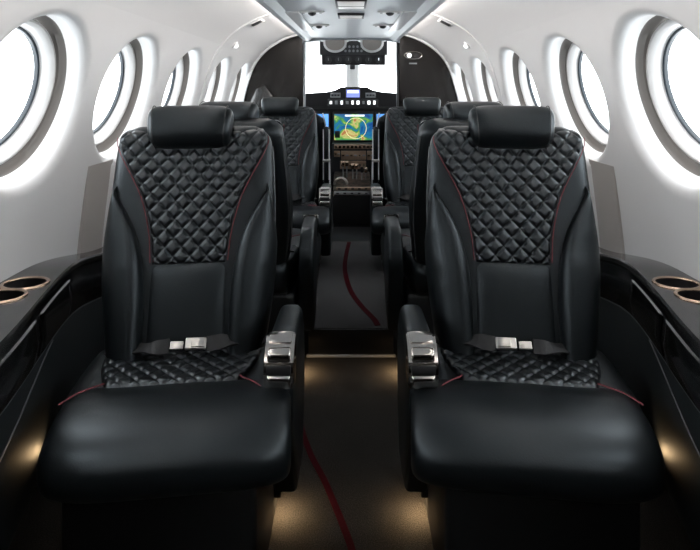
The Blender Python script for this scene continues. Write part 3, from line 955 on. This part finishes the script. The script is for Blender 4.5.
tr = bmesh.new(); pts = [(-.10 + .048 * cos(pi * i / 16), 3.97 - oy, top1 + .02 + .05 * sin(pi * i / 16)) for i in range(17)]
add_tube(tr, pts, .009); link('trim_wheel', tr, STEEL, qd)
for px0, px1, y0, y1, m in ((336, 376, 187.5, 190, RADIO), (334, 377, 191.5, 195, GREYP)):
    f_ = face('switch_bar', px0, px1, y0, y1, 3.82, .03, m, pd)
    for i in range(6):
        c = D(px0 + (i + .5) * (px1 - px0) / 6, (y0 + y1) / 2, 3.82); box('switch', c, (.02, .012, .010), BLACK, f_, .002)

# pilot seats
for sg in (-1, 1):
    side = 'left' if sg < 0 else 'right'
    root = empty('pilot_seat', (sg * .36, 4.02, .10)); tag(root, f'black {side} pilot seat with pale piping beyond the partition opening', 'pilot seat', 'pilot seats')
    bm = bmesh.new(); loops = []
    for i in range(25):
        t = i / 24; z = .22 + .62 * t; w = .205 - .06 * t ** 3; e = 1 if i < 22 else (1 - .22 * (i - 21))
        loops.append([Vector((w * e * spow(cos(2 * pi * k / 32), .5), .02 - .08 * t + .045 * e * spow(sin(2 * pi * k / 32), .6), z)) for k in range(32)])
    loft(bm, loops); bk = link('backrest', bm, LEATHER, root)
    for s in (-1, 1):
        pts = [Vector((s * (.205 - .06 * (t ** 3) - .003), -.026 - .08 * t, .22 + .62 * t)) for t in [i / 20 for i in range(20)]]
        tube('piping', pts, .0045, WHITE, bk, 8)
    bm = bmesh.new(); pill(bm, (0, .20, .26), .185, .22, .06, pe=7, pc=3.5); link('seat_cushion', bm, LEATHER, root)
    box('pedestal_base', (0, .15, .11), (.30, .30, .22), BLACK, root, .01)
    ar = bmesh.new(); add_box(ar, (-sg * .178, -.10, .50), (.045, .05, .42), .018); am = link('folded_armrest', ar, LEATHER, root)
    for s in (-1, 1):
        tube('piping', [Vector((-sg * .178 + s * .0215, -.122, z)) for z in (.32, .45, .58, .69)], .0042, WHITE, am)
    bm = bmesh.new(); add_box(bm, (-sg * .178, -.102, .46), (.056, .058, .022), .008); l_ = link('hinge_collar', bm, STEEL, am); l_['label'] = 'bright metal collar'

# ------------------------------------------------------------------ lights
W = bpy.data.worlds.new('sky'); S.world = W; W.use_nodes = True
bg = W.node_tree.nodes['Background']; bg.inputs['Color'].default_value = (.93, .97, 1., 1); bg.inputs['Strength'].default_value = 4.6

def spot(loc, to, e, ang, col=(1., .68, .36), size=.02, blend=.9):
    l = bpy.data.lights.new('courtesy_glow', 'SPOT'); l.energy = e; l.color = col; l.spot_size = radians(ang); l.spot_blend = blend; l.shadow_soft_size = size
    o = bpy.data.objects.new('courtesy_glow', l); COL.objects.link(o); o.location = loc
    o.rotation_euler = (Vector(to) - Vector(loc)).to_track_quat('-Z', 'Y').to_euler()
for sg in (-1, 1):
    spot((sg * .180, 1.35, .056), (sg * .165, 1.35, 0), .9, 150, size=.012)
    spot((sg * .197, 2.02, .056), (sg * .182, 2.02, 0), .9, 150, size=.012)
    spot((sg * .640, 1.15, .30), (sg * .665, 1.10, .40), .10, 130, size=.012)

# ------------------------------------------------------------------ camera
cd = bpy.data.cameras.new('camera'); co = bpy.data.objects.new('camera', cd); COL.objects.link(co)
co.location = (0, 0, EYE); co.rotation_euler = (pi / 2, 0, 0)
cd.sensor_fit = 'HORIZONTAL'; cd.sensor_width = 36; cd.lens = 36 * F / 700
cd.shift_x = -1 / 700; cd.shift_y = -(275 - 90) / 700
cd.clip_start = .02
S.camera = co
S.view_settings.view_transform = 'Standard'; S.view_settings.look = 'None'
S.view_settings.exposure = .8; S.view_settings.gamma = 1
S.view_settings.use_curve_mapping = False
S.cycles.max_bounces = 10; S.cycles.diffuse_bounces = 6; S.cycles.transparent_max_bounces = 12
S.cycles.use_denoising = True
